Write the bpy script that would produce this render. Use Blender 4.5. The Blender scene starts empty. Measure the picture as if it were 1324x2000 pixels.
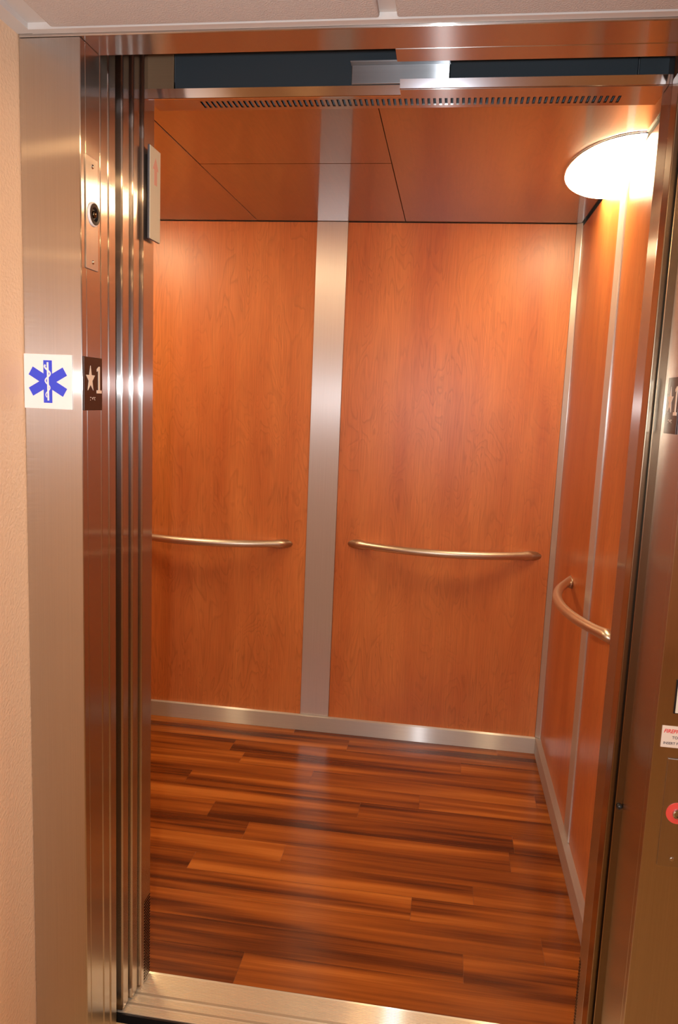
import bpy, bmesh, math, random
from mathutils import Vector, Matrix

sc = bpy.context.scene
random.seed(7)
PI = math.pi

# ------------------------------------------------------------------ camera
YAW, PITCH, ROLL, FPX = .1386, .1438, .0413, 1478.1
fw = Vector((-math.sin(YAW), math.cos(YAW), 0)); rt = Vector((math.cos(YAW), math.sin(YAW), 0)); up = Vector((0, 0, 1))
f2 = fw * math.cos(PITCH) - up * math.sin(PITCH)
u2 = up * math.cos(PITCH) + fw * math.sin(PITCH)
r3 = rt * math.cos(ROLL) + u2 * math.sin(ROLL)
u3 = u2 * math.cos(ROLL) - rt * math.sin(ROLL)
cd = bpy.data.cameras.new('camera'); cam = bpy.data.objects.new('camera', cd); sc.collection.objects.link(cam)
cd.sensor_fit = 'VERTICAL'; cd.sensor_height = 36.0; cd.lens = 36.0 * FPX / 2000.0
cd.clip_start = .02
M = Matrix((r3, u3, -f2)).transposed().to_4x4(); M.translation = (0, 0, 1.5)
cam.matrix_world = M
sc.camera = cam

# ------------------------------------------------------------------ world, exposure, lights
w = bpy.data.worlds.new('world'); sc.world = w; w.use_nodes = True
w.node_tree.nodes['Background'].inputs[0].default_value = (.02, .02, .022, 1)
w.node_tree.nodes['Background'].inputs[1].default_value = 1.0
vs = sc.view_settings
vs.view_transform = 'Standard'; vs.look = 'None'; vs.gamma = 1; vs.exposure = 0.0; vs.use_curve_mapping = False
sc.display_settings.display_device = 'sRGB'
cy = sc.cycles
cy.use_denoising = True
cy.max_bounces = 12; cy.glossy_bounces = 8; cy.diffuse_bounces = 6
cy.sample_clamp_indirect = 6.0
cy.blur_glossy = .3
FLASH_POWER = 64.0
LENS_STRENGTH = 49.0          # opal lenses of the cab lights
HALL_STRENGTH = 88.0          # hall downlights, including the unseen added ones
WARM = (1.0, .76, .43, 1)
HALLC = (1.0, .60, .27, 1)
fl = bpy.data.lights.new('camera_flash', 'SPOT'); fl.energy = FLASH_POWER; fl.color = (.93, .96, 1.0)
fl.spot_size = math.radians(110); fl.spot_blend = .7; fl.shadow_soft_size = .022
flo = bpy.data.objects.new('camera_flash', fl); sc.collection.objects.link(flo)
flo.matrix_world = Matrix.Translation(Vector((-.10, -.01, 1.535))) @ M.to_3x3().to_4x4()

# ------------------------------------------------------------------ helpers
def link(o): sc.collection.objects.link(o); return o
def props(o, label=None, cat=None, group=None, kind=None):
    if label: o['label'] = label
    if cat: o['category'] = cat
    if group: o['group'] = group
    if kind: o['kind'] = kind
    return o
def empty(name, loc, label=None, cat=None, group=None, kind=None):
    o = bpy.data.objects.new(name, None); o.empty_display_size = .05; o.location = loc
    link(o); return props(o, label, cat, group, kind)
def obj(name, bm, mat, parent=None, smooth=False, label=None, cat=None, group=None, kind=None):
    me = bpy.data.meshes.new(name)
    bmesh.ops.recalc_face_normals(bm, faces=bm.faces)
    bm.to_mesh(me); bm.free()
    if mat: me.materials.append(mat)
    if smooth:
        for p in me.polygons: p.use_smooth = True
    o = bpy.data.objects.new(name, me); link(o)
    if parent:
        o.parent = parent
        o.matrix_parent_inverse = Matrix.Translation(-Vector(parent_loc(parent)))
    return props(o, label, cat, group, kind)
def parent_loc(p):
    # parts are modelled in world coordinates, so only a root has an offset to undo
    return Vector((0, 0, 0)) if p.parent is not None else Vector(p.location)
def box(bm, x0, x1, y0, y1, z0, z1, bev=0, seg=2):
    vs = [bm.verts.new(c) for c in ((x0,y0,z0),(x1,y0,z0),(x1,y1,z0),(x0,y1,z0),(x0,y0,z1),(x1,y0,z1),(x1,y1,z1),(x0,y1,z1))]
    fs = [bm.faces.new([vs[i] for i in q]) for q in ((0,3,2,1),(4,5,6,7),(0,1,5,4),(1,2,6,5),(2,3,7,6),(3,0,4,7))]
    if bev:
        es = list({e for f in fs for e in f.edges})
        bmesh.ops.bevel(bm, geom=es, offset=bev, segments=seg, profile=.5, affect='EDGES')
    return bm
def vbox(x0, x1, y0, y1, z0, z1, bev, seg=4):
    bm = box(bmesh.new(), x0, x1, y0, y1, z0, z1)
    es = [e for e in bm.edges if abs(e.verts[0].co.z - e.verts[1].co.z) > .01]
    bmesh.ops.bevel(bm, geom=es, offset=bev, segments=seg, profile=.5, affect='EDGES')
    return bm
def bx(*a, **k): return box(bmesh.new(), *a, **k)
def cyl(bm, c, axis, r, h, n=40, r2=None, bev=0):
    """solid of revolution: a disc stack from c along axis"""
    axis = Vector(axis).normalized(); c = Vector(c)
    t = axis.orthogonal().normalized(); b = axis.cross(t)
    r2 = r if r2 is None else r2
    prof = [(0, 0), (r, 0)] + ([(r2, h - bev), (r2 - bev, h)] if bev else [(r2, h)]) + [(0, h)]
    lathe(bm, c, axis, prof, n)
    return bm
def lathe(bm, c, axis, prof, n=40, sy=1.0, half=None):
    axis = Vector(axis).normalized(); c = Vector(c)
    t = axis.orthogonal().normalized(); b = axis.cross(t)
    rings = []
    for r, h in prof:
        if r < 1e-6: rings.append([bm.verts.new(c + axis * h)])
        else: rings.append([bm.verts.new(c + axis * h + (t * math.cos(2*PI*i/n) + b * math.sin(2*PI*i/n)) * r) for i in range(n)])
    for A, B in zip(rings, rings[1:]):
        for i in range(n):
            j = (i + 1) % n
            q = []
            for v in ((A[i] if len(A) > 1 else A[0]), (A[j] if len(A) > 1 else A[0]), (B[j] if len(B) > 1 else B[0]), (B[i] if len(B) > 1 else B[0])):
                if v not in q: q.append(v)
            if len(q) > 2: bm.faces.new(q)
    return bm
def prism(bm, pts, place, h):
    """flat outline pts (u, v) extruded by h; place(u, v, d) gives a world point"""
    lo = [bm.verts.new(place(u, v, 0)) for u, v in pts]
    hi = [bm.verts.new(place(u, v, h)) for u, v in pts]
    bm.faces.new(lo); bm.faces.new(hi)
    n = len(pts)
    for i in range(n): bm.faces.new((lo[i], lo[(i+1) % n], hi[(i+1) % n], hi[i]))
    return bm
def ribbon(bm, line, wdt, place, h):
    """a flat stroke of width wdt along a polyline"""
    L, R = [], []
    for i, (u, v) in enumerate(line):
        a = line[max(i-1, 0)]; b = line[min(i+1, len(line)-1)]
        dx, dy = b[0]-a[0], b[1]-a[1]; l = math.hypot(dx, dy) or 1
        ww = wdt[i] if isinstance(wdt, list) else wdt
        L.append((u - dy/l*ww/2, v + dx/l*ww/2)); R.append((u + dy/l*ww/2, v - dx/l*ww/2))
    for i in range(len(line)-1):
        prism(bm, [L[i], L[i+1], R[i+1], R[i]], place, h)
    return bm
def text(name, body, size, mat, parent, origin, right, upv, normal, extrude=.0004, shear=0, align='LEFT', sx=1.0, bold=0):
    cu = bpy.data.curves.new(name, 'FONT'); cu.body = body; cu.size = size; cu.extrude = extrude; cu.shear = shear; cu.align_x = align; cu.offset = bold
    t = bpy.data.objects.new(name, cu); link(t)
    dg = bpy.context.evaluated_depsgraph_get()
    me = bpy.data.meshes.new_from_object(t.evaluated_get(dg))
    bpy.data.objects.remove(t)
    m = Matrix((Vector(right) * sx, Vector(upv), Vector(normal))).transposed().to_4x4(); m.translation = origin
    me.transform(m); me.materials.clear(); me.materials.append(mat)
    o = bpy.data.objects.new(name, me); link(o); o.parent = parent
    o.matrix_parent_inverse = Matrix.Translation(-Vector(parent_loc(parent)))
    return o

# ------------------------------------------------------------------ materials
def new_mat(name):
    m = bpy.data.materials.new(name); m.use_nodes = True
    nt = m.node_tree; return m, nt, nt.nodes['Principled BSDF']
def N(nt, t, **k):
    n = nt.nodes.new(t)
    for a, b in k.items(): setattr(n, a, b)
    return n
def flat(name, col, rough=.5, metal=0, spec=.5):
    m, nt, p = new_mat(name)
    p.inputs['Base Color'].default_value = (*col, 1); p.inputs['Roughness'].default_value = rough
    p.inputs['Metallic'].default_value = metal; p.inputs['Specular IOR Level'].default_value = spec
    return m
def glow(name, col, strength):
    m, nt, p = new_mat(name)
    p.inputs['Base Color'].default_value = (.8, .8, .8, 1)
    p.inputs['Emission Color'].default_value = col; p.inputs['Emission Strength'].default_value = strength
    return m
def brushed(name, axis, col=(.60, .57, .545), sharp=.21, soft=.44, mix=.40, streak=.10, dull=0, aniso=.86):
    """stainless steel brushed along the world axis: a tight and a broad anisotropic lobe, spread across the brushing"""
    m, nt, p = new_mat(name); L = nt.links.new
    nt.nodes.remove(p); out = nt.nodes['Material Output']
    g = N(nt, 'ShaderNodeNewGeometry')
    cr = N(nt, 'ShaderNodeVectorMath', operation='CROSS_PRODUCT'); cr.inputs[1].default_value = axis
    L(g.outputs['Normal'], cr.inputs[0])
    nz = N(nt, 'ShaderNodeVectorMath', operation='NORMALIZE'); L(cr.outputs[0], nz.inputs[0])
    mp = N(nt, 'ShaderNodeMapping'); L(g.outputs['Position'], mp.inputs[0])
    mp.inputs['Scale'].default_value = [3 if a else 900 for a in axis]
    no = N(nt, 'ShaderNodeTexNoise'); no.inputs['Scale'].default_value = 1; no.inputs['Detail'].default_value = 3
    L(mp.outputs[0], no.inputs[0])
    mx = N(nt, 'ShaderNodeMix', data_type='RGBA')
    mx.inputs['A'].default_value = (*[c * (1 - streak) for c in col], 1); mx.inputs['B'].default_value = (*[min(1, c * (1 + streak)) for c in col], 1)
    L(no.outputs['Fac'], mx.inputs['Factor'])
    lobes = []
    for r, an in ((sharp, -aniso), (soft, -.55)):
        gl = N(nt, 'ShaderNodeBsdfAnisotropic'); gl.inputs['Roughness'].default_value = r; gl.inputs['Anisotropy'].default_value = an
        L(mx.outputs['Result'], gl.inputs['Color']); L(nz.outputs[0], gl.inputs['Tangent']); lobes.append(gl)
    ms = N(nt, 'ShaderNodeMixShader'); ms.inputs[0].default_value = mix
    L(lobes[0].outputs[0], ms.inputs[1]); L(lobes[1].outputs[0], ms.inputs[2])
    last = ms
    if dull:
        df = N(nt, 'ShaderNodeBsdfDiffuse'); L(mx.outputs['Result'], df.inputs['Color'])
        m2 = N(nt, 'ShaderNodeMixShader'); m2.inputs[0].default_value = dull
        L(ms.outputs[0], m2.inputs[1]); L(df.outputs[0], m2.inputs[2]); last = m2
    L(last.outputs[0], out.inputs[0])
    return m
def cherry(name, rot=(0, 0, 0), offs=(0, 0, 0), rough=.36, spec=.5, tint=1.0, coat=0, coat_rough=.05, coat_ior=1.5):
    """cherry laminate, grain along world z (before rot)"""
    m, nt, p = new_mat(name); L = nt.links.new
    g = N(nt, 'ShaderNodeNewGeometry')
    m0 = N(nt, 'ShaderNodeMapping'); m0.inputs['Rotation'].default_value = rot; m0.inputs['Location'].default_value = offs
    L(g.outputs['Position'], m0.inputs[0])
    # cathedral figure: long ovals, iso-lines of a stretched noise
    ms = N(nt, 'ShaderNodeMapping'); ms.inputs['Scale'].default_value = (10, 10, 2.0); L(m0.outputs[0], ms.inputs[0])
    n1 = N(nt, 'ShaderNodeTexNoise'); n1.inputs['Scale'].default_value = 1; n1.inputs['Detail'].default_value = 2.5; n1.inputs['Roughness'].default_value = .45; n1.inputs['Distortion'].default_value = .9
    L(ms.outputs[0], n1.inputs[0])
    mu = N(nt, 'ShaderNodeMath', operation='MULTIPLY'); mu.inputs[1].default_value = 17; L(n1.outputs['Fac'], mu.inputs[0])
    fr = N(nt, 'ShaderNodeMath', operation='FRACT'); L(mu.outputs[0], fr.inputs[0])
    rg = N(nt, 'ShaderNodeValToRGB')
    e = rg.color_ramp.elements; e[0].position = 0; e[0].color = (.52,)*3 + (1,); e[1].position = 1; e[1].color = (.58,)*3 + (1,)
    a = rg.color_ramp.elements.new(.20); a.color = (1, 1, 1, 1)
    a = rg.color_ramp.elements.new(.82); a.color = (.86, .86, .86, 1)
    L(fr.outputs[0], rg.inputs[0])
    # fine fibres
    mf = N(nt, 'ShaderNodeMapping'); mf.inputs['Scale'].default_value = (190, 190, 5); L(m0.outputs[0], mf.inputs[0])
    n2 = N(nt, 'ShaderNodeTexNoise'); n2.inputs['Scale'].default_value = 1; n2.inputs['Detail'].default_value = 3; L(mf.outputs[0], n2.inputs[0])
    # broad tone
    mb = N(nt, 'ShaderNodeMapping'); mb.inputs['Scale'].default_value = (7, 7, 1.3); mb.inputs['Location'].default_value = (3.1, 1.7, .4); L(m0.outputs[0], mb.inputs[0])
    n3 = N(nt, 'ShaderNodeTexNoise'); n3.inputs['Scale'].default_value = 1; n3.inputs['Detail'].default_value = 3; L(mb.outputs[0], n3.inputs[0])
    c0 = N(nt, 'ShaderNodeMix', data_type='RGBA')
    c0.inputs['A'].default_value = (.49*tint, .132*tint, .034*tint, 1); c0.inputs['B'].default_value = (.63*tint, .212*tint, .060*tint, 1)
    mr = N(nt, 'ShaderNodeMapRange'); mr.inputs['From Min'].default_value = .3; mr.inputs['From Max'].default_value = .7; L(n3.outputs['Fac'], mr.inputs[0])
    L(mr.outputs[0], c0.inputs['Factor'])
    c1 = N(nt, 'ShaderNodeMix', data_type='RGBA', blend_type='MULTIPLY'); 
    n4 = N(nt, 'ShaderNodeTexNoise'); n4.inputs['Scale'].default_value = 5; n4.inputs['Detail'].default_value = 2; L(m0.outputs[0], n4.inputs[0])
    m4 = N(nt, 'ShaderNodeMapRange'); m4.inputs['From Min'].default_value = .35; m4.inputs['From Max'].default_value = .65; m4.inputs['To Min'].default_value = .12; m4.inputs['To Max'].default_value = .48
    L(n4.outputs['Fac'], m4.inputs[0]); L(m4.outputs[0], c1.inputs['Factor'])
    L(c0.outputs['Result'], c1.inputs['A']); L(rg.outputs[0], c1.inputs['B'])
    r2 = N(nt, 'ShaderNodeMapRange'); r2.inputs['From Min'].default_value = .3; r2.inputs['From Max'].default_value = .7; r2.inputs['To Min'].default_value = .90; r2.inputs['To Max'].default_value = 1.1
    L(n2.outputs['Fac'], r2.inputs[0])
    c2 = N(nt, 'ShaderNodeVectorMath', operation='SCALE'); L(c1.outputs['Result'], c2.inputs[0]); L(r2.outputs[0], c2.inputs['Scale'])
    L(c2.outputs[0], p.inputs['Base Color'])
    p.inputs['Roughness'].default_value = rough; p.inputs['Specular IOR Level'].default_value = spec
    if coat:
        p.inputs['Coat Weight'].default_value = coat; p.inputs['Coat Roughness'].default_value = coat_rough; p.inputs['Coat IOR'].default_value = coat_ior
    return m
def tigerwood():
    m, nt, p = new_mat('striped_wood_planks'); L = nt.links.new
    g = N(nt, 'ShaderNodeNewGeometry')
    at = N(nt, 'ShaderNodeAttribute', attribute_name='plank')
    cb = N(nt, 'ShaderNodeVectorMath', operation='MULTIPLY_ADD'); cb.inputs[1].default_value = (13.7, 7.3, 3.1)
    L(at.outputs['Vector'], cb.inputs[0])
    L(g.outputs['Position'], cb.inputs[2])
    def nz(scale, det, dist=0):
        mp = N(nt, 'ShaderNodeMapping'); mp.inputs['Scale'].default_value = scale; L(cb.outputs[0], mp.inputs[0])
        n = N(nt, 'ShaderNodeTexNoise'); n.inputs['Scale'].default_value = 1; n.inputs['Detail'].default_value = det; n.inputs['Distortion'].default_value = dist
        L(mp.outputs[0], n.inputs[0]); return n.outputs['Fac']
    a = nz((.8, 14, 1), 2, .3); b = nz((1.4, 60, 1), 3); c = nz((6, 330, 1), 2)
    s = N(nt, 'ShaderNodeMath', operation='MULTIPLY_ADD'); L(b, s.inputs[0]); s.inputs[1].default_value = .35; L(a, s.inputs[2])
    s2 = N(nt, 'ShaderNodeMath', operation='MULTIPLY_ADD'); L(c, s2.inputs[0]); s2.inputs[1].default_value = .16; L(s.outputs[0], s2.inputs[2])
    rp = N(nt, 'ShaderNodeValToRGB'); e = rp.color_ramp.elements
    e[0].position = .52; e[0].color = (.058, .0112, .0022, 1)
    e[1].position = .97; e[1].color = (.48, .155, .026, 1)
    for pos, col in ((.62, (.115, .0250, .0040)), (.72, (.225, .057, .0080)), (.82, (.31, .084, .0118))):
        x = rp.color_ramp.elements.new(pos); x.color = (*col, 1)
    L(s2.outputs[0], rp.inputs[0])
    L(rp.outputs[0], p.inputs['Base Color'])
    p.inputs['Roughness'].default_value = .24; p.inputs['Specular IOR Level'].default_value = .7
    return m
def plaster(name, col, scale, strength, dist=.004, rough=.6, spec=.3, detail=3):
    m, nt, p = new_mat(name); L = nt.links.new
    g = N(nt, 'ShaderNodeNewGeometry')
    n = N(nt, 'ShaderNodeTexNoise'); n.inputs['Scale'].default_value = scale; n.inputs['Detail'].default_value = detail
    L(g.outputs['Position'], n.inputs[0])
    b = N(nt, 'ShaderNodeBump'); b.inputs['Strength'].default_value = strength; b.inputs['Distance'].default_value = dist
    L(n.outputs['Fac'], b.inputs['Height']); L(b.outputs[0], p.inputs['Normal'])
    p.inputs['Base Color'].default_value = (*col, 1); p.inputs['Roughness'].default_value = rough; p.inputs['Specular IOR Level'].default_value = spec
    return m

X_, Y_, Z_ = (1, 0, 0), (0, 1, 0), (0, 0, 1)
STEEL_V = brushed('brushed_steel_upright', Z_)
STEEL_J = brushed('brushed_steel_jamb', Z_, col=(.62, .58, .55), sharp=.17, soft=.34, mix=.25)
STEEL_H = brushed('brushed_steel_header', X_, sharp=.16, soft=.30, mix=.20)
STEEL_STRIP = brushed('brushed_steel_strip', Z_, col=(.74, .725, .72), sharp=.36, soft=.55, mix=.5, dull=.33, aniso=.6)
STEEL_BASEX = brushed('brushed_steel_base', X_, col=(.64, .61, .59), sharp=.30, soft=.55, mix=.6, dull=.25)
STEEL_BASEY = brushed('brushed_steel_base_side', Y_, col=(.64, .61, .58), sharp=.34, soft=.55, mix=.6, dull=.30)
CHROME = flat('polished_steel', (.60, .65, .72), .09, 1)
SATIN = flat('satin_nickel', (.70, .61, .50), .40, 1)
ALU = brushed('sill_aluminium', X_, col=(.90, .80, .62), sharp=.24, soft=.46, mix=.5, dull=.32)  # gold of the warm lamp light is mixed into the aluminium colour
STRIKE = flat('strike_steel', (.34, .27, .19), .24, 1)
SIDE_STRIP = brushed('brushed_steel_side_strip', Z_, col=(.70, .66, .62), sharp=.30, soft=.5, mix=.5, dull=.3, aniso=.6)
DARKMET = flat('dark_painted_steel', (.034, .046, .055), .42, 0, .3)
CAVITY = flat('cavity_grey', (.09, .10, .11), .6)
BLACK = flat('black_plastic', (.012, .012, .013), .3)
WOOD_B = cherry('cherry_laminate_back', offs=(0, 0, 0))
WOOD_R = cherry('cherry_laminate_side', offs=(4.2, 1.1, 2.3), rough=.30)
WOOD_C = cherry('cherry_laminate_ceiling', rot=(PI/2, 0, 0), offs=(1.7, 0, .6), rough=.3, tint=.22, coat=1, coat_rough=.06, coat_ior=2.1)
FLOORM = tigerwood()
PEACH = plaster('peach_orange_peel_paint', (.82, .57, .37), 160, .5, .003, .45, .4)
TILE = plaster('ceiling_tile_texture', (.62, .58, .55), 330, .6, .003, .9, .1, 5)
GRID = flat('ceiling_grid_white', (.66, .63, .60), .5)
CARPET = plaster('hall_carpet', (.52, .37, .20), 400, .6, .004, .95, .1)
WHITE = flat('white_enamel', (.93, .93, .94), .35)
BLUE = flat('sign_blue', (.045, .080, .80), .4)
BROWN = flat('plaque_brown', (.030, .011, .009), .35)
CREAM = flat('plaque_cream', (.85, .74, .64), .5)
RED = flat('red_print', (.75, .03, .03), .5)
PINK = flat('red_ring', (.80, .09, .07), .4)
INK = flat('grey_print', (.10, .08, .10), .6)
LABELW = flat('label_stock', (.80, .70, .60), .55)
LENSG = flat('lantern_lens', (.76, .77, .62), .35)
ARROWM = flat('unlit_red_arrow', (.80, .44, .36), .4)
LENS = glow('lit_opal_lens', WARM, LENS_STRENGTH)
HLENS = glow('lit_hall_lens', HALLC, HALL_STRENGTH)

# ------------------------------------------------------------------ dimensions (metres)
YF = 1.386                    # face of the entrance frame
XL, XR = -.700, .406          # reveals of the entrance frame
HEAD = 2.134
XCL, XCR = -1.55, .482        # cab side walls
YB, YI = 3.274, 1.712         # cab back wall, inner face of the cab front
ZC = 2.249                    # cab ceiling
SL, SR = -.598, -.468         # steel strip on the back wall
XT = .460
BB = .070

# ------------------------------------------------------------------ cab shell
wb = obj('wall_back', bx(XCL-.04, XCR+.04, YB+.012, YB+.05, 0, ZC+.05), STEEL_V, kind='structure')
obj('wood_panel', bx(XCL, SL-.001, YB, YB+.0119, BB-.01, ZC-.003, bev=.0008, seg=1), WOOD_B, wb)
obj('wood_panel', bx(SR+.001, XT-.001, YB, YB+.0119, BB-.01, ZC-.003, bev=.0008, seg=1), WOOD_B, wb)
obj('steel_strip', bx(SL, SR, YB-.005, YB+.0119, BB+.001, ZC-.001, bev=.001), STEEL_STRIP, wb)
bm = bmesh.new()                                # splayed corner trim
prism(bm, [(XT, YB-.001), (XCR-.0035, YB-.0150), (XCR-.0005, YB-.0150), (XCR-.0005, YB+.0119), (XT, YB+.0119)], lambda u, v, d: (u, v, BB + .001 + d), ZC-.002-BB)
obj('corner_trim', bm, SIDE_STRIP, wb)
wr = obj('wall_right', bx(XCR+.012, XCR+.05, YI-.03, YB+.012, 0, ZC+.05), STEEL_V, kind='structure')
obj('wood_panel', bx(XCR, XCR+.0119, 2.531, YB-.002, BB-.01, ZC-.012, bev=.0008, seg=1), WOOD_R, wr)
obj('wood_panel', bx(XCR, XCR+.0119, YI+.001, 2.444, BB-.01, ZC-.012, bev=.0008, seg=1), WOOD_R, wr)
obj('steel_strip', bx(XCR-.005, XCR+.0119, 2.445, 2.530, BB+.001, ZC-.012, bev=.0018, seg=3), SIDE_STRIP, wr)
wl = obj('wall_left', bx(XCL-.05, XCL-.012, YI-.03, YB+.012, 0, ZC+.05), STEEL_V, kind='structure')
obj('wood_panel', bx(XCL-.0119, XCL, 2.531, YB-.002, BB-.01, ZC-.012), WOOD_R, wl)
obj('wood_panel', bx(XCL-.0119, XCL, YI+.001, 2.444, BB-.01, ZC-.012), WOOD_R, wl)
obj('steel_strip', bx(XCL-.0119, XCL+.005, 2.445, 2.530, BB+.001, ZC-.012), SIDE_STRIP, wl)
def baseboard(name, bm, mat): return obj(name, bm, mat, kind='structure')
baseboard('baseboard_back', bx(XCL+.02, XT, YB-.020, YB+.0119, 0, BB, bev=.001), STEEL_BASEX)
baseboard('baseboard_right', bx(XT, XCR+.0119, YI+.001, YB+.0119, 0, BB, bev=.001), STEEL_BASEY)
baseboard('baseboard_left', bx(XCL-.0119, XCL+.02, YI+.001, YB+.0119, 0, BB, bev=.001), STEEL_BASEY)

# ceiling: flat panels with narrow dark joints
ce = obj('ceiling', bx(XCL-.05, XCR+.05, YI-.03, YB+.05, ZC+.02, ZC+.06), DARKMET, kind='structure')
JX1, JX2, JY = -.856, -.228, 2.505
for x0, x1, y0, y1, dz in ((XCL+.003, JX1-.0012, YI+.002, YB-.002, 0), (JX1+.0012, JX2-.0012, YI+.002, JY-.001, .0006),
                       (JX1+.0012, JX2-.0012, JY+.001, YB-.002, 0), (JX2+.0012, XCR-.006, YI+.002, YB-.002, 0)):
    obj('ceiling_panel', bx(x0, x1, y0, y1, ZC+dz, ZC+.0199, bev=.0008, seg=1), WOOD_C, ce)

# floor: planks in one mesh, seams where the photograph has them
bm = bmesh.new(); pl = bm.faces.layers.float_vector.new('plank')
edges = [3.36, 3.2, 3.095, 2.988, 2.886, 2.783, 2.680, 2.572, 2.463, 2.352, 2.250, 2.158, 2.050, 1.940, 1.831, 1.7155]
seams = [(-.616, .297), (-.356,), (-.85, .136), (-.78,), (-.463, .42), (-.944, -.025), (-.245,), (-.781, .31), (-.62, .290), (-.462,), (-.747, .163), (-.025,), (-.9, .35), (.127,), (-.466,)]
k = 0
for r in range(15):
    xs = [XCL-.02] + sorted(seams[r]) + [XCR+.02]
    for x0, x1 in zip(xs, xs[1:]):
        k += 1
        gp = .0004
        vs_ = [bm.verts.new(c) for c in ((x0+gp, edges[r+1]+gp, 0), (x1-gp, edges[r+1]+gp, 0), (x1-gp, edges[r]-gp, 0), (x0+gp, edges[r]-gp, 0))]
        f = bm.faces.new(vs_); f[pl] = (random.random(), random.random(), random.random())
fo = obj('floor', bm, FLOORM, kind='structure')
obj('underlay', bx(XCL-.02, XCR+.02, 1.7155, 3.36, -.03, -.0008), flat('seam_brown', (.20, .07, .025), .5), fo)

# cab front: returns either side of the opening, each with a comb of vent fins at its foot
def car_return(name, x0, x1, inner, sgn, yf, YI):
    # inner = x of the face towards the opening; sgn +1 when that face looks to +x
    bm = vbox(min(x0, x1), max(x0, x1), yf, YI, .2300, 2.40, .004, 5)
    far = inner - sgn * .016
    a, b = (x0, far) if sgn > 0 else (far, x1)
    box(bm, min(a, b), max(a, b), yf+.001, YI, 0, .2300)
    o = obj(name, bm, STEEL_J, kind='structure')
    f = vbox(min(inner, far), max(inner, far), yf, 1.674, 0, .2299, .004, 5)
    obj('vent_post', f, STEEL_J, o)
    v = bmesh.new()
    for i in range(28):
        z = .0045 + i * .0081
        box(v, min(inner, far), max(inner, far), 1.6741, YI-.0005, z, z + .0036)
    obj('vent_grille', v, STEEL_J, o)
    obj('vent_gap_shade', bx(min(far, far + sgn*.0045), max(far, far + sgn*.0045), 1.6741, YI-.001, 0, .2299), BLACK, o)  # black slab standing in for the shade between the fins
    return o
car_return('wall_front_left', XCL-.03, -.689, -.689, 1, 1.651, YI)
car_return('wall_front_right', .381, XCR+.05, .381, -1, 1.612, 1.692)
# strike post of the cab door, closing against the right return
obj('trim_strike', bx(.3805, .47, 1.5635, 1.6115, .001, 2.1325, bev=.0022, seg=4), STRIKE, kind='structure')

# transom over the cab opening
hd = empty('door_header', (-.15, 1.68, HEAD), 'steel header over the cab opening with a row of slots in its underside', 'door header')
bm = bmesh.new()
y0, ya, yb, y1 = 1.678, 1.690, 1.7262, 1.740
zs0, zs1 = HEAD, HEAD + .003
n, pitch, sx0 = 74, .01200, -.578
def slab(x0, x1, a, b): box(bm, x0, x1, a, b, zs0, zs1)
slab(-.689, .381, y0, ya); slab(-.689, .381, yb, y1)
x = -.689
for i in range(n):
    s = sx0 + i * pitch
    slab(x, s, ya, yb); x = s + .0058
slab(x, .381, ya, yb)
bmesh.ops.remove_doubles(bm, verts=bm.verts, dist=1e-6)
obj('slotted_underside', bm, STEEL_H, hd)
bm = bx(-.689, .381, 1.7285, 1.740, HEAD+.003, ZC-.001); box(bm, -.689, .381, 1.678, 1.7285, HEAD+.035, ZC-.001)
obj('transom_body', bm, CAVITY, hd)
XSTEP = -.140
def rail(x0, x1, y0, h):
    bm = bmesh.new()
    prism(bm, [(y0, HEAD+h), (1.6779, HEAD+h), (1.6779, HEAD), (y0+.0072, HEAD), (y0+.0052, HEAD+.0008)], lambda u, v, d: (x0 + d, u, v), x1 - x0)
    obj('track_rail', bm, CHROME, hd)
rail(-.689, XSTEP-.0005, 1.6665, .018)
rail(XSTEP, .3805, 1.634, .0165)
obj('rail_underside', bx(XSTEP+.001, .380, 1.6415, 1.6775, HEAD-.0012, HEAD+.001, bev=.0004), STEEL_H, hd)
obj('cover_plate', bx(-.628, -.10, 1.6722, 1.6772, HEAD+.0185, 2.42, bev=.001), DARKMET, hd)
obj('cover_plate', bx(-.041, .325, 1.662, 1.668, HEAD+.0166, 2.42, bev=.001), DARKMET, hd)
obj('cover_plate', bx(.327, .50, 1.655, 1.661, HEAD+.0166, 2.42, bev=.001), DARKMET, hd)
obj('end_plate', bx(-.700, -.6305, 1.6715, 1.6775, HEAD+.0185, 2.42, bev=.0015), brushed('end_plate_steel', X_, col=(.26, .17, .10), dull=.6), hd)
bm = bx(-.242, -.042, 1.655, 1.661, HEAD+.017, 2.187, bev=.001); box(bm, -.244, -.040, 1.640, 1.661, 2.187, 2.190, bev=.0008)
obj('door_bracket', bm, brushed('bracket_steel', X_, col=(.40, .42, .44)), hd)

# door sill: grooved aluminium extrusion
bm = bmesh.new()
prof = [(1.576, -.03), (1.576, -.001)]
def ribs(a, b):
    y = a
    while y < b - .0044:
        prof.extend([(y, 0), (y + .0024, 0), (y + .0029, -.0018), (y + .0043, -.0018)]); y += .0048
    prof.append((b, 0))
ribs(1.577, 1.602); prof.extend([(1.602, -.022), (1.609, -.022)])
ribs(1.609, 1.636); prof.extend([(1.636, -.022), (1.644, -.022)])
ribs(1.644, 1.715); prof.append((1.715, -.03))
A = [bm.verts.new((-.74, y, z)) for y, z in prof]; B = [bm.verts.new((.47, y, z)) for y, z in prof]
for i in range(len(prof)):
    j = (i + 1) % len(prof); bm.faces.new((A[i], A[j], B[j], B[i]))
bm.faces.new(A); bm.faces.new(B)
ds = obj('door_sill', bm, ALU, label='ribbed aluminium threshold with two door grooves at the foot of the opening', cat='threshold', kind='thing')
obj('sill_gap_shade', bx(-.74, .47, 1.5705, 1.5758, -.03, -.0025), BLACK, ds)  # black strip standing in for the dark of the gap before the sill

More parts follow.
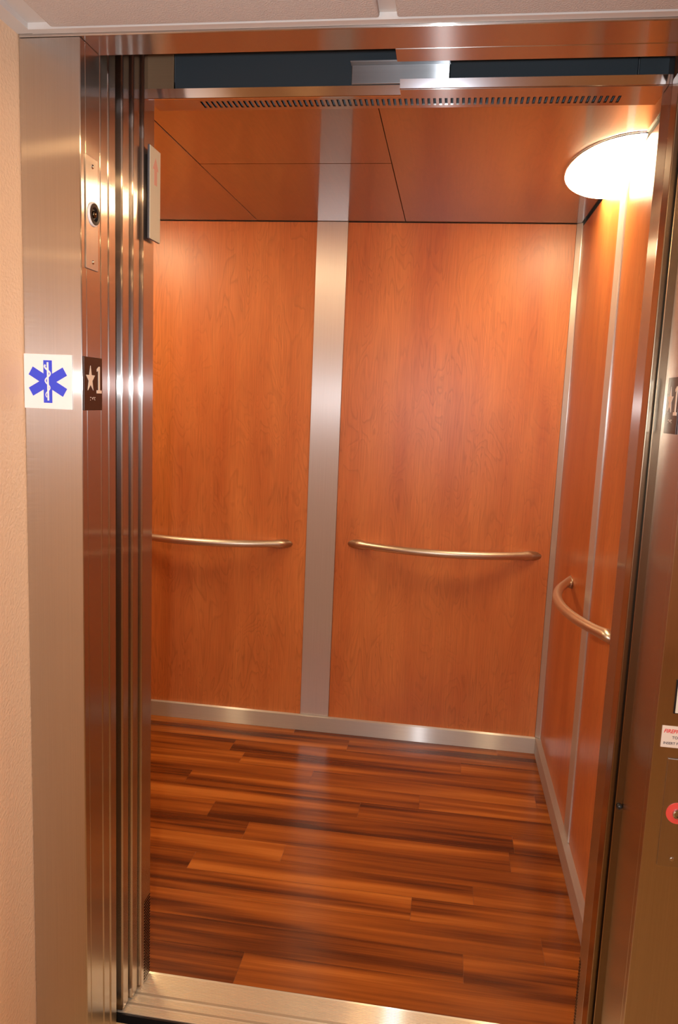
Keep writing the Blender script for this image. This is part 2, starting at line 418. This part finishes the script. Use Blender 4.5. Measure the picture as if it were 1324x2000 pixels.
# ------------------------------------------------------------------ landing entrance
fr = empty('door_frame', (XL, YF, 0), 'brushed steel frame around the elevator entrance', 'door frame', kind='structure')
bm = bx(-.8195, XL, YF, YF+.020, -.01, 2.1335, bev=.0026, seg=4)
box(bm, -.735, XL, YF+.020, 1.4635, -.01, 2.1335, bev=.0012)
obj('left_jamb', bm, STEEL_J, fr)
bm = bx(XR, .60, YF, YF+.020, -.01, 2.1335, bev=.0018)
box(bm, XR, .445, YF+.020, 1.549, -.01, 2.1335, bev=.0012)
obj('right_jamb', bm, STEEL_J, fr)
bm = bx(.3915, .445, 1.5495, 1.554, -.01, 2.1325, bev=.0012)
sl = obj('strike_lip', bm, STRIKE, fr)
for z in (.69, .17):
    b = lathe(bmesh.new(), (.3995, 1.5496, z), (0, -1, 0), [(0, 0), (.006, 0), (.006, .004), (.004, .007), (0, .008)], 20)
    obj('bumper', b, BLACK, sl, smooth=True, label='black rubber bumper')
bm = bx(-.8195, .60, YF, YF+.0795, HEAD, 2.17, bev=.0015)
obj('head', bm, STEEL_H, fr)
obj('head_lip', bx(-.137, XR+.04, YF+.080, 1.517, HEAD-.0003, 2.17, bev=.0012), STEEL_H, fr)

# sliding door leaves, parked in the pocket on the left
def leaf(name, x, y0, y1, label, mat=STEEL_J):
    return obj(name, bx(x-.56, x, y0, y1, .006, 2.30, bev=.0045, seg=5), mat, label=label, cat='elevator door', kind='structure')
leaf('door_1', XL, 1.4655, 1.4995, 'outer landing door leaf next to the frame, edge showing in its pocket')
leaf('door_2', XL-.0006, 1.5035, 1.537, 'inner landing door leaf beside the dark running gap')
leaf('door_3', -.7015, 1.571, 1.606, 'first cab door leaf behind the dark gap, bright polished edge')
leaf('door_4', -.6955, 1.612, 1.6465, 'second cab door leaf next to the cab return, bright polished edge')

# ------------------------------------------------------------------ things on the frame and in the opening
# star of life sign on the left frame face
sx, sz, sw, sh = -.7695, 1.5165, .0985, .104
sg = empty('medical_sign', (sx, YF, sz), 'square white sign with a blue six-armed medical star on the left frame', 'sign')
def onface(u, v, d): return (sx + u, YF - .0025 - d, sz + v)
obj('sign_plate', bx(sx-sw/2, sx+sw/2, YF-.0025, YF-.0001, sz-sh/2, sz+sh/2, bev=.0006), WHITE, sg)
bm = bmesh.new()
R, hw = .0405, .0088
pts = []
for i in range(6):
    a = PI/2 + i * PI/3
    d = Vector((math.cos(a), math.sin(a))); t = Vector((-math.sin(a), math.cos(a)))
    inr = hw / math.tan(PI/6)
    for q in (d * inr - t * hw, d * R - t * hw, d * R + t * hw): pts.append((q.x, q.y))
prism(bm, pts, onface, .0004)
em = obj('blue_star', bm, BLUE, sg, label='blue six-armed star')
bm = bmesh.new()
pf = lambda u, v, d: (sx + u, YF - .0029 - d, sz + v)
ribbon(bm, [(0, .037), (.0004, 0), (.0008, -.036)], .0036, pf, .0003)
sn = [(-.0012 + .006 * (1 - .35 * t) * math.cos(PI * (.75 + 4.6 * t)) , .032 - .062 * t) for t in [i/60 for i in range(61)]]
pf2 = lambda u, v, d: (sx + u, YF - .0032 - d, sz + v)
ribbon(bm, [(u + .0012, v) for u, v in sn], [.0034 * (1 - .5 * i/60) for i in range(61)], pf2, .0002)
obj('snake_and_staff', bm, WHITE, em)

def floor_plaque(x, yc, zc, nx, label):
    """brown plate with a star, the numeral 1 and braille, on a reveal that looks along nx"""
    p = empty('floor_plaque', (x, yc, zc), label, 'sign', 'floor plaques on the two door reveals')
    rgt = nx                                     # reading direction along y
    W, H = .0765, .103
    q = lambda u, v, d: (x + nx * (.0032 + d), yc + rgt * u, zc + v)
    bm = bmesh.new(); box(bm, min(x, x+nx*.0032), max(x, x+nx*.0032), yc-W/2, yc+W/2, zc-H/2, zc+H/2, bev=.0006)
    obj('plate', bm, BROWN, p)
    s = []
    for i in range(10):
        r = .0205 if i % 2 == 0 else .0080
        a = PI/2 + i * PI/5
        s.append((-.0125 + r * math.cos(a) * .95, .0085 + r * 1.28 * math.sin(a)))
    obj('star', prism(bmesh.new(), s, q, .0008), CREAM, p)
    one = [(.014, -.0180), (.0345, -.0180), (.0345, -.0120), (.0275, -.0120), (.0275, .0345), (.0225, .0345), (.0150, .0295), (.0150, .0245), (.0210, .0275), (.0210, -.0120), (.014, -.0120)]
    obj('numeral_one', prism(bmesh.new(), one, q, .0008), CREAM, p)
    b = bmesh.new()
    for i, (u, v) in enumerate(((-.013, 0), (-.0095, 0), (-.013, -.005), (-.004, -.0015), (-.001, 0), (.003, 0), (.007, 0), (.0035, -.0025), (.006, -.0045), (-.0035, -.003))):
        lathe(b, q(u, -.0265 + v, 0), (nx, 0, 0), [(.0009, 0), (.0007, .0005), (0, .0007)], 8)
    obj('braille', b, CREAM, p)
    return p
floor_plaque(XL, 1.4245, 1.516, 1, 'brown floor plaque with star and 1 beside the medical star sign')
floor_plaque(XR, 1.478, 1.519, -1, 'brown floor plaque with star and 1 on the strike side of the opening')

# lantern plate with round dark key socket on the left reveal
kp = empty('socket_plate', (XL, 1.425, 1.835), 'narrow steel plate with a round black socket on the left door reveal', 'switch plate')
obj('plate', bx(XL, XL+.0025, 1.400, 1.450, 1.733, 1.938, bev=.0007), brushed('plate_steel', Z_, col=(.68, .65, .62)), kp)
rg = obj('bezel_ring', lathe(bmesh.new(), (XL+.0025, 1.429, 1.836), X_, [(.0198, 0), (.0222, 0), (.0222, .003), (.0212, .0036), (.0198, .0036), (.0198, 0)], 48), WHITE, kp, smooth=False)
sk = obj('socket', lathe(bmesh.new(), (XL+.0026, 1.429, 1.836), X_, [(0, .0005), (.0095, .0005), (.0135, .0042), (.0197, .0046), (.0197, 0), (0, 0)], 48), BLACK, kp, smooth=False)
obj('socket_pin', lathe(bmesh.new(), (XL+.003, 1.429, 1.836), X_, [(.0065, 0), (.0065, .003), (.005, .005), (0, .0056)], 24), flat('dark_chrome', (.2, .17, .12), .15, 1), sk, smooth=True)
for z in (1.922, 1.747):
    obj('screw', lathe(bmesh.new(), (XL+.0025, 1.427, z), X_, [(.0042, 0), (.0042, .0008), (.003, .0018), (0, .0022)], 20), CHROME, kp, smooth=True)

# direction lantern on the inner edge of the left cab return
dl = empty('direction_lantern', (-.689, 1.68, 1.935), 'pale green direction lantern with faint red arrow on the left cab return', 'indicator light')
LG = flat('lantern_grey', (.10, .10, .11), .4)
obj('housing', bx(-.6889, -.6792, 1.686, 1.704, 1.848, 2.025), LG, dl)
obj('bezel', bx(-.6792, -.6748, 1.648, 1.709, 1.839, 2.034, bev=.0006), LG, dl)
ln_ = obj('lens', bx(-.6748, -.6736, 1.6485, 1.7085, 1.8395, 2.0335, bev=.0004), LENSG, dl)
obj('arrow', prism(bmesh.new(), [(-.008, -.028), (-.008, .004), (-.016, .004), (0, .030), (.016, .004), (.008, .004), (.008, -.028)], lambda u, v, d: (-.6736 + d, 1.680 + u, 1.985 + v), .0003), ARROWM, ln_)

# fire service key plate, notice and call plate on the right frame face
ks = empty('key_switch_plate', (.49, YF, .77), 'brushed steel fire key plate with red ring around the lock', 'switch plate')
kpl = obj('plate', bx(.434, .550, YF-.0025, YF, .668, .880, bev=.0008), STEEL_V, ks)
obj('red_ring', lathe(bmesh.new(), (.4605, YF-.0025, .775), (0, -1, 0), [(.0095, 0), (.0205, 0), (.0205, .0010), (.0095, .0010), (.0095, 0)], 48), PINK, ks, label='red printed ring')
lk = obj('lock_cylinder', lathe(bmesh.new(), (.4605, YF-.0025, .775), (0, -1, 0), [(0, 0), (.0094, 0), (.0094, .005), (.0075, .007), (.005, .007), (.0045, .0055), (0, .0055)], 36), CHROME, ks, smooth=False)
obj('keyway', bx(.4597, .4613, YF-.0086, YF-.0079, .7715, .7785), BLACK, lk)
obj('screw', lathe(bmesh.new(), (.4595, YF-.0025, .683), (0, -1, 0), [(.0042, 0), (.0042, .0008), (.003, .0018), (0, .0022)], 20), CHROME, ks, smooth=True)
nt_ = empty('fire_notice', (.48, YF, .92), 'small cream notice with red heading above the fire key plate', 'notice')
obj('notice_plate', bx(.4186, .548, YF-.001, YF-.0001, .9005, .9415), LABELW, nt_)
def tx(name, s, size, mat, x, z, **k): text(name, s, size, mat, nt_, (x, YF-.0011, z), X_, Z_, (0, -1, 0), extrude=.0002, **k)
tx('heading', "FIREFIGHTERS' OPERATION", .0098, RED, .4215, .9285, shear=.25, bold=.0002, sx=.93)
tx('text_line', 'TO RECALL ELEVATORS', .0072, INK, .437, .9175, bold=.0001)
tx('text_line', 'INSERT FIRE KEY AND TURN TO ON', .0066, INK, .4225, .9065, bold=.0001)
cp = empty('call_plate', (.49, YF, 1.0), 'pale call plate with dark border on the right frame face above the notice', 'call plate')
obj('border', bx(.4345, .548, YF-.0015, YF-.0001, .966, 1.030), BLACK, cp)
obj('face', bx(.4372, .5453, YF-.0028, YF-.0015, .9675, 1.0275, bev=.0005), flat('cream_plastic', (.74, .70, .60), .4), cp)

# ------------------------------------------------------------------ handrails: bowed tubes that meet the wall at both ends
def make_rail(name, L, sag, r, label, loc, rotz):
    root = empty(name, loc, label, 'handrail', 'bowed steel handrails of the cab'); root.rotation_euler.z = rotz
    ch = L / 2
    Rr = (ch*ch + sag*sag) / (2*sag); cyc = Rr - sag
    amax = math.asin(ch / Rr)
    path = []
    n = 40
    for i in range(n+1):
        a = -amax + 2*amax*i/n
        path.append(Vector((Rr*math.sin(a), -(Rr*math.cos(a) - cyc), 0)))
    bm = bmesh.new(); rings = []; m = 20
    for i, c in enumerate(path):
        t = (path[min(i+1, n)] - path[max(i-1, 0)]).normalized()
        nn = Vector((t.y, -t.x, 0)); b = Vector((0, 0, 1))
        if nn.y > 0: nn = -nn
        e = abs(2*i/n - 1)
        rr = r * (1 + .28 * max(0, (e - .82)/.18)**1.5)
        ring = []
        for k in range(m):
            a = 2*PI*k/m
            v = c + nn * (rr*math.cos(a)) + b * (rr*1.0*math.sin(a))
            if i in (0, n):                        # end cut flat against the wall
                v = v - t * (v.y / t.y) if abs(t.y) > 1e-4 else v
                v.y = -.0005
            elif v.y > -.0005: v.y = -.0005
            ring.append(bm.verts.new(v))
        rings.append(ring)
    for A, B in zip(rings, rings[1:]):
        for k in range(m): bm.faces.new((A[k], A[(k+1) % m], B[(k+1) % m], B[k]))
    bm.faces.new(rings[0]); bm.faces.new(rings[-1])
    def child(nm, bm, mat, smooth=True):
        me = bpy.data.meshes.new(nm); bmesh.ops.recalc_face_normals(bm, faces=bm.faces); bm.to_mesh(me); bm.free(); me.materials.append(mat)
        if smooth:
            for p in me.polygons: p.use_smooth = True
        o = bpy.data.objects.new(nm, me); link(o); o.parent = root; return o
    child('bar', bm, SATIN)
    for s in (-1, 1):                              # wedge-shaped foot under each end
        b = bmesh.new()
        xo, xi = s*(ch - .004), s*(ch - .050)
        pts = [(xo, -.0005, r*.7), (xi, -.0005, r*.7), (xi, -.022, r*.3), (xo, -.010, r*.5), (xo, -.0005, -r*1.55), (xi, -.0005, -r*1.25), (xi, -.016, -r*.9), (xo, -.008, -r*1.1)]
        vv = [b.verts.new(p) for p in pts]
        for q in ((0,1,2,3), (4,5,6,7), (0,1,5,4), (1,2,6,5), (2,3,7,6), (3,0,4,7)): b.faces.new([vv[i] for i in q])
        bmesh.ops.bevel(b, geom=list(b.edges), offset=.002, segments=2, affect='EDGES')
        child('end_foot', b, SATIN)
    return root
make_rail('handrail', .745, .092, .0165, 'bowed handrail on the back wall right of the steel strip', (.0067, YB, .883), 0)
make_rail('handrail', .745, .092, .0165, 'bowed handrail on the back wall left of the steel strip, running behind the jamb', (-1.079, YB, .863), 0)
make_rail('handrail', .690, .090, .0155, 'bowed handrail on the side wall over the narrow steel strip', (XCR, 2.492, .880), -PI/2)

# ------------------------------------------------------------------ cab lights: half-moon opal lenses where ceiling meets side wall
def moon_light(name, x, yc, sgn, label):
    root = empty(name, (x, yc, ZC), label, 'ceiling light', 'half-moon cab lights')
    a, b, h, n = .315, .165, .034, 48
    def dome(sc_, z0, hh):
        bm = bmesh.new(); prev = None; rows = []
        lv = 8
        for j in range(lv+1):
            t = j / lv * PI/2
            rr, zz = math.cos(t), math.sin(t)
            if j == lv: rows.append([bm.verts.new((x + sgn*.002, yc, z0 - hh))]*1); break
            rows.append([bm.verts.new((x + sgn*(.002 + sc_*b*rr*math.sin(PI*i/n)), yc - sc_*a*rr*math.cos(PI*i/n), z0 - hh*zz)) for i in range(n+1)])
        for A, B in zip(rows, rows[1:]):
            for i in range(n):
                if len(B) == 1: bm.faces.new((A[i], A[i+1], B[0]))
                else: bm.faces.new((A[i], A[i+1], B[i+1], B[i]))
        return bm
    obj('lens', dome(1.0, ZC-.001, h), LENS, root, smooth=True)
    bm = bmesh.new()
    outer = [(x + sgn*(.002 + (b+.004)*math.sin(PI*i/n)), yc - (a+.004)*math.cos(PI*i/n)) for i in range(n+1)]
    inner = [(x + sgn*(.002 + b*math.sin(PI*i/n)), yc - a*math.cos(PI*i/n)) for i in range(n+1)]
    for i in range(n):
        for z0, z1 in ((ZC-.004, ZC-.0005),):
            vv = [bm.verts.new((p[0], p[1], z)) for z in (z0, z1) for p in (outer[i], outer[i+1], inner[i+1], inner[i])]
            for q in ((0,1,2,3), (4,5,6,7), (0,1,5,4), (2,3,7,6)): bm.faces.new([vv[k] for k in q])
    bmesh.ops.remove_doubles(bm, verts=bm.verts, dist=1e-6)
    obj('trim_ring', bm, CHROME, root)
    return root
moon_light('ceiling_light', XCR, 2.56, -1, 'lit half-moon ceiling light over the side wall of the cab')
moon_light('ceiling_light', XCL, 2.56, 1, 'lit half-moon ceiling light on the far cab wall, behind the parked doors')

# ------------------------------------------------------------------ hall
HX0, HX1, HY0 = -.82, 2.1, -2.3
obj('floor_hall', bx(HX0-.1, HX1+.1, HY0-.1, 1.545, -.05, -.001), CARPET, kind='structure')
obj('wall_hall_left', bx(HX0-.09, HX0, HY0-.1, 1.455, 0, 2.30), PEACH, kind='structure')
obj('wall_hall_front', bx(.6005, HX1+.1, YF+.004, 1.455, 0, 2.30), PEACH, kind='structure')
obj('wall_hall_back', bx(HX0-.09, HX1+.1, HY0-.1, HY0, 0, 2.30), PEACH, kind='structure')
obj('wall_hall_right', bx(HX1, HX1+.1, HY0, YF+.004, 0, 2.30), PEACH, kind='structure')
obj('wall_hall_over', bx(HX0-.09, HX1+.1, YF+.004, 1.455, 2.171, 2.45), PEACH, kind='structure')
ch = obj('ceiling_hall', bx(HX0-.1, HX1+.1, HY0-.1, YF-.0005, 2.150, 2.19), GRID, kind='structure')
t0 = None
for i in range(5):
    for j in range(6):
        x0 = -.745 + i*.618; x1 = min(x0 + .588, HX1-.01)
        y1 = 1.367 - j*.618; y0 = max(y1 - .588, HY0+.01)
        obj('ceiling_tile', bx(x0, x1, y0, y1, 2.1395, 2.1499, bev=.004), TILE, ch)
obj('trim_left', bx(HX0, HX0+.030, HY0, YF-.001, 2.1395, 2.1499), GRID, kind='structure')
obj('trim_front', bx(HX0+.030, HX1, YF-.018, YF-.001, 2.1385, 2.1499), GRID, kind='structure')
def downlight(x, y, r, label):
    d = empty('downlight', (x, y, 2.139), label, 'ceiling light', 'round downlights in the hall ceiling')
    obj('trim_ring', lathe(bmesh.new(), (x, y, 2.1394), (0, 0, -1), [(r, 0), (r+.018, 0), (r+.016, .005), (r, .006), (r, 0)], 40), GRID, d)
    obj('lens', lathe(bmesh.new(), (x, y, 2.1394), (0, 0, -1), [(0, .003), (r*.7, .003), (r, .001), (r, 0), (0, 0)], 40), HLENS, d)
downlight(-.25, .92, .075, 'round warm downlight in the hall ceiling just before the entrance')
downlight(.85, .45, .075, 'unseen round downlight added in the hall ceiling right of the entrance')  # added lamp, brightens the hall mirrored in the right frame face
downlight(-.25, -.95, .075, 'unseen round downlight added behind the camera near the left hall wall')  # added lamp, warms the hall seen in the steel's reflections
downlight(.95, -.95, .075, 'unseen round downlight added deeper in the hall')  # another added lamp, lifts the hall light reflected by the frame
